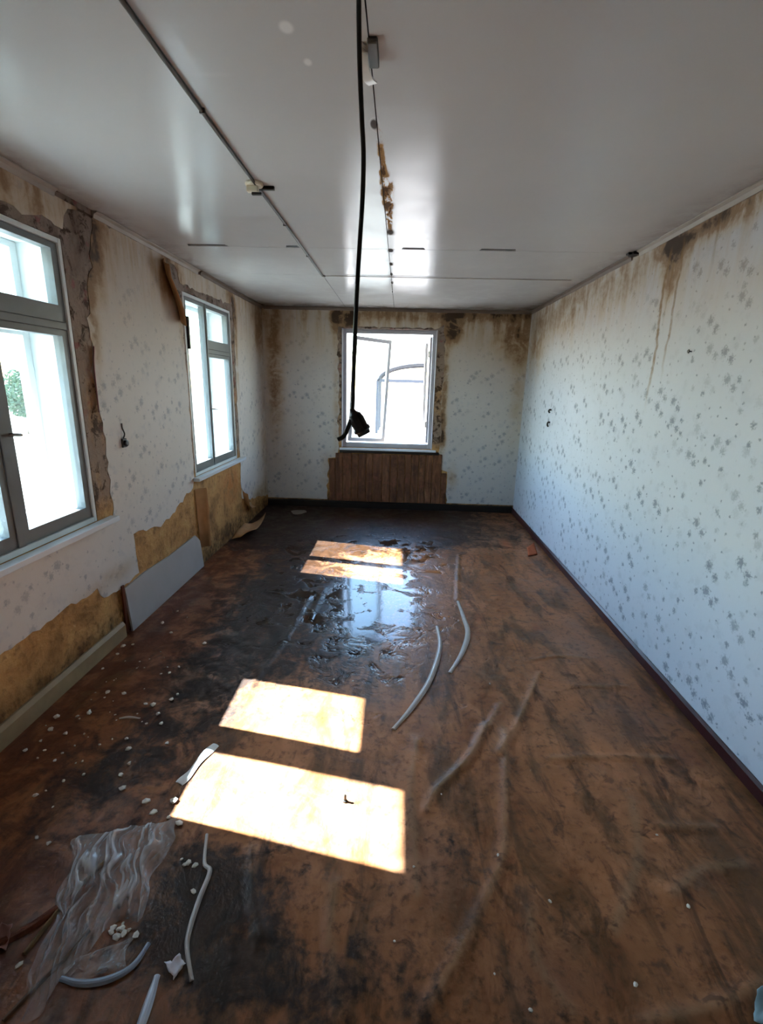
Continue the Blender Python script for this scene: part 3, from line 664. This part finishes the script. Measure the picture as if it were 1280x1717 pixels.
strip('plastic_strip', [(362, 1247), (340, 1268), (318, 1296), (300, 1312)], .045, .006, M_plasticw, 'short wide white strip at the left corner of the front sunlit patch', 'strip', .004, lambda t: .8+.2*math.sin(t*9))
strip('wood_lath', [(-40, 1602), (40, 1560), (100, 1520), (158, 1478)], .030, .012, M_lath, 'reddish wooden lath in the near left corner', 'lath', 0, lambda t: 1)
strip('wood_lath', [(40, 1600), (75, 1555), (120, 1500), (175, 1445)], .014, .010, simple('yellowish_wood', '#7c6240', .6, .25, 20), 'thin yellowish lath beside the crumpled film', 'lath', 0, lambda t: 1)
strip('wood_lath', [(5, 1712), (60, 1655), (110, 1605), (150, 1560)], .012, .008, simple('brown_wood', '#6e5440', .6, .25, 20), 'thin brown lath along the lower edge of the crumpled film', 'lath', 0, lambda t: 1)
strip('plastic_strip', [(200, 1203), (216, 1201), (235, 1203)], .016, .005, M_strip, 'tiny pale splinter among the crumbs by the left wall', 'splinter')

def chunk(seed, s=1., flat=.6, sub=1):
    rnd = random.Random(seed); bm = bmesh.new(); bmesh.ops.create_icosphere(bm, subdivisions=sub, radius=s)
    k = Vector((rnd.uniform(.7, 1.4), rnd.uniform(.6, 1.1), flat*rnd.uniform(.7, 1.2)))
    for v in bm.verts:
        v.co *= 1+rnd.uniform(-.28, .28); v.co = Vector((v.co.x*k.x, v.co.y*k.y, v.co.z*k.z))
    zmin = min(v.co.z for v in bm.verts)
    for v in bm.verts: v.co.z -= zmin
    me = bpy.data.meshes.new('crumb'); bm.to_mesh(me); bm.free(); return me
crumb_me = [chunk(i) for i in range(7)]
for m_ in crumb_me: m_.materials.append(M_crumb)
left = [(42,1258),(85,1222),(95,1202),(130,1200),(270,1212),(265,1197),(280,1245),(217,1280),(215,1255),(202,1300),(205,1322),(245,1342),(292,1342),(257,1360),(62,1405),(82,1415),(60,1335),(32,1617),(310,1450),(325,1495),(327,1450),
        (287,1061),(206,1082),(223,1080),(197,1095),(343,1080),(300,1118),(284,1127),(298,1163),(287,1172),(257,1181),(244,1179),(212,1238),(215,1254),(68,1242),(180,1159),(208,1163),(273,1045),(298,1025),(172,1120),(150,1195),(110,1230),
        (190,1556),(199,1560),(206,1548),(208,1566),(217,1560),(196,1570),(205,1557),(187,1563),(228,1569),(316,1447),(305,1440),(300,1380),(283,1370)]
rnd = random.Random(3)
for _ in range(55):
    t = rnd.random(); x = 60+230*t+rnd.gauss(0, 30); y = 1290-230*t+rnd.gauss(0, 45)
    if px(x, y).x < XL+.08: continue
    left.append((x, y))
def crumb(x, y, s, label, group):
    p = pf(x, y); o = bpy.data.objects.new('plaster_crumb', rnd.choice(crumb_me)); o.location = p-Vector((0, 0, .001)); o.scale = (s, s, s)
    o.rotation_euler = (0, 0, rnd.uniform(0, 6)); link(o); tag(o, label, 'crumb', group)
def crumb_label(x, y):
    if 180 < x < 232 and 1540 < y < 1575: return 'white crumb in the small heap behind the crescent-shaped plastic curl', 'heap of crumbs by the curl'
    if x > 295 and y > 1360: return 'small white crumb beside the narrow pale strip in front of the sunlit patch', 'crumbs beside the narrow strip'
    if y < 1135: return 'small white plaster crumb on the floor in front of the leaning pale board', 'crumbs in front of the leaning board'
    if y > 1330: return 'small white plaster crumb lying around the crumpled clear film', 'crumbs around the film'
    return 'small white plaster crumb between the cream skirting and the sunlit patches', 'crumbs by the left skirting'
for i, (x, y) in enumerate(left):
    crumb(x, y, (rnd.uniform(.008, .0145) if i < 55 else rnd.uniform(.0035, .007))*(1 if y < 1400 else .75), *crumb_label(x, y))
for x, y in [(740,1330),(835,1435),(694,1455),(923,1510),(830,1632),(1066,1650),(1155,1520),(662,1577),(890,1693),(822,1146),(560,1140),(592,1142),(1102,1400)]:
    crumb(x, y, rnd.uniform(.004, .0065), 'tiny pale crumb lying singly on the brown floor at right', 'single crumbs on the right of the floor')
def scrap(name, pix, mat, label, cat, lift=.012, seed=1, n=6):
    """small bent sheet over a pixel quad of the floor"""
    q = [pf(*a) for a in pix]; rnd = random.Random(seed); c = (q[0]+q[1]+q[2]+q[3])/4; c.z = fz(c.x, c.y)
    bm = bmesh.new(); V = []
    for i in range(n+1):
        for j in range(n+1):
            a, b_ = i/n, j/n; p = (q[0]*(1-a)+q[1]*a)*(1-b_)+(q[3]*(1-a)+q[2]*a)*b_
            z = fz(p.x, p.y)+.002+lift*(.5+.5*math.sin(a*5+b_*3+seed))*(abs(a-.5)+abs(b_-.5))+rnd.uniform(0, .002)
            V.append(bm.verts.new((p.x-c.x+rnd.uniform(-.003, .003), p.y-c.y+rnd.uniform(-.003, .003), z-c.z)))
    for i in range(n):
        for j in range(n): k = i*(n+1)+j; bm.faces.new((V[k], V[k+1], V[k+n+2], V[k+n+1]))
    o = from_bm(name, bm, mat, loc=c, smooth=True); s = o.modifiers.new('thickness', 'SOLIDIFY'); s.thickness = .0015; s.offset = 1
    return tag(o, label, cat)
scrap('paper_scrap', [(276, 1618), (300, 1606), (313, 1618), (292, 1642)], simple('white_scrap', '#d3ccd2', .5, .08, 30), 'white oval scrap beside the narrow pale strip', 'scrap', .015, 2)
scrap('plastic_scrap', [(1262, 1717), (1268, 1672), (1300, 1640), (1300, 1717)], M_blue, 'pale blue plastic scrap in the near right corner', 'scrap', .02, 3)
scrap('rusty_scrap', [(884, 918), (896, 910), (902, 930), (886, 934)], M_rust, 'orange rusty scrap on the floor near the right wall', 'scrap', .01, 4)
scrap('wallpaper_scrap', [(388, 904), (416, 880), (446, 868), (420, 904)], M_paperback, 'crumpled tan wallpaper scrap on the floor below the farther left window', 'scrap', .09, 5)
scrap('paper_scrap', [(488, 858), (512, 855), (515, 861), (492, 864)], simple('grey_scrap', '#8d8781', .6, .15, 30), 'small grey scrap by the foot of the far wall', 'scrap', .02, 6)
scrap('rag', [(-30, 1585), (5, 1548), (24, 1562), (8, 1598)], simple('pinkish_rag', '#8c655c', .8, .15, 15), 'pinkish rag in the near left corner', 'rag', .03, 7)
bm = bmesh.new(); lathe(bm, [(.009, 0), (.009, .006), (.005, .007), (.005, .030), (.003, .033)], 8)
p = pf(579, 1342); tag(from_bm('bolt', bm, M_black, loc=p), 'small dark bolt standing upright in the front sunlit patch', 'bolt')

# crumpled clear film, near left
def film(name, pix, label, seed, hgt, nf=70):
    q = [px(*a) for a in pix]; c = (q[0]+q[1]+q[2]+q[3])/4; me = bpy.data.meshes.new(name); V = []; F = []; G = []
    for i in range(nf+1):
        for j in range(nf+1):
            a, b_ = i/nf, j/nf; p = (q[0]*(1-a)+q[1]*a)*(1-b_)+(q[3]*(1-a)+q[2]*a)*b_
            e = min(a, 1-a, b_, 1-b_); s = Vector((p.x*3+seed, p.y*3, seed))
            p = p+Vector((noise.noise(s*1.5), noise.noise(s*1.5+Vector((9, 2, 1))), 0))*.08+Vector((noise.noise(s*5), noise.noise(s*5+Vector((3, 7, 1))), 0))*.03
            r1 = (1-abs(noise.noise(Vector((a*1.3+seed, b_*10+a*1.5, 1.7)))*2)); r2 = (1-abs(noise.noise(Vector((a*2.6+seed, b_*24+a*4, 4.1)))*2))
            G.append(min(1., max(0, r1)**5*.95+max(0, r2)**4*.6)*(.35+.65*min(1, max(0, .5+1.2*noise.noise(s*.9)))))
            z = max(0, r1)**3*hgt+max(0, r2)**2*hgt*.35
            V.append((p.x-c.x, p.y-c.y, fz(p.x, p.y)+.003+z*min(1, e*6+.15)))
    for i in range(nf):
        for j in range(nf): k = i*(nf+1)+j; F.append((k, k+1, k+nf+2, k+nf+1))
    me.from_pydata(V, [], F); me.update(); me.attributes.new('fold', 'FLOAT', 'POINT').data.foreach_set('value', G); o = mesh_obj(name, me, M_film, smooth=True, loc=(c.x, c.y, 0))
    return tag(o, label, 'film')
film('plastic_film', [(0, 1717), (110, 1430), (300, 1358), (245, 1510)], 'crumpled clear plastic film in the near left corner of the floor', 2.3, .03)
film('plastic_film', [(95, 1640), (160, 1600), (240, 1575), (200, 1640)], 'small flat piece of clear film inside the plastic curl', 8.1, .008, 30)

# ------------------------------------------------------------------ outside
bm = bmesh.new(); bbox(bm, -60, 60, -40, 90, -.1, 0)
tag(from_bm('ground', bm, M_ground, loc=(0, 0, -.55)), 'dry ground outside the windows', 'ground', kind='structure')
# arched shelter beyond the far window
sh = tag(empty('arched_shelter', (1.1, 22, -.55)), 'grey arched-roof shelter standing outside beyond the far window', 'shelter')
arc = [(2.15*math.cos(t), 2.28+.75*math.sin(t)) for t in np.linspace(math.pi, 0, 17)]
for k, y in enumerate((0, 1.5, 3.0)):
    bm = bmesh.new(); sweep(bm, [Vector((x, y, z)) for x, z in arc], [(-.05, -.05), (.05, -.05), (.05, .05), (-.05, .05)], Vector((0, 1, 0))); from_bm('arch', bm, M_shed, sh)
    bm = bmesh.new(); bbox(bm, -2.15, 2.15, y-.05, y+.05, 2.25, 2.38); from_bm('tie_beam', bm, M_shed, sh)
    for x in (-2.15, 2.15):
        bm = bmesh.new(); bbox(bm, x-.06, x+.06, y-.06, y+.06, 0, 2.3); from_bm('post', bm, M_shed, sh)
bm = bmesh.new(); P = [[bm.verts.new((x, y, z+.055)) for x, z in arc] for y in (-.2, 3.2)]
for i in range(16): bm.faces.new((P[0][i], P[0][i+1], P[1][i+1], P[1][i]))
o = from_bm('roof_sheet', bm, M_shed_sheet, sh, smooth=True); s = o.modifiers.new('thickness', 'SOLIDIFY'); s.thickness = .03
# tree seen through the nearer left window
tr = tag(empty('tree', (-14, 17.9, -.55)), 'grey-green bushy tree outside the nearer left window', 'tree')
rnd = random.Random(9); bm = bmesh.new(); sweep(bm, smooth_path([(0, 0, 0), (.04, .02, .5), (-.03, 0, 1.1), (.05, .03, 1.8)], 4), circle(.09, 8), Vector((0, 1, 0)), lambda t: 1-.6*t); from_bm('trunk', bm, M_bark, tr, smooth=True)
for k in range(3):
    a = k*2.1; bm = bmesh.new(); sweep(bm, smooth_path([(0, 0, .8+.2*k), (.3*math.cos(a), .3*math.sin(a), 1.3+.2*k), (.5*math.cos(a), .5*math.sin(a), 1.8+.1*k)], 4), circle(.04, 6), Vector((0, 1, 0)), lambda t: 1-.7*t); from_bm('branch', bm, M_bark, tr, smooth=True)
V = []; F = []
for _ in range(4200):
    d = Vector((rnd.gauss(0, 1), rnd.gauss(0, 1), rnd.gauss(0, 1))).normalized()*rnd.uniform(.35, 1)**.5
    c = Vector((d.x*.75, d.y*.75, 1.45+d.z*.85)); c *= 1+.12*noise.noise(c*2.5)
    t = Vector((rnd.gauss(0, 1), rnd.gauss(0, 1), rnd.gauss(0, 1))).normalized(); s = t.orthogonal().normalized(); L_ = rnd.uniform(.05, .09)
    k = len(V); V += [c-t*L_, c+s*L_*.45, c+t*L_, c-s*L_*.45]; F.append((k, k+1, k+2, k+3))
me = bpy.data.meshes.new('foliage'); me.from_pydata([tuple(v) for v in V], [], F); me.update()
o = mesh_obj('foliage', me, M_leaf, tr); o['kind'] = 'stuff'
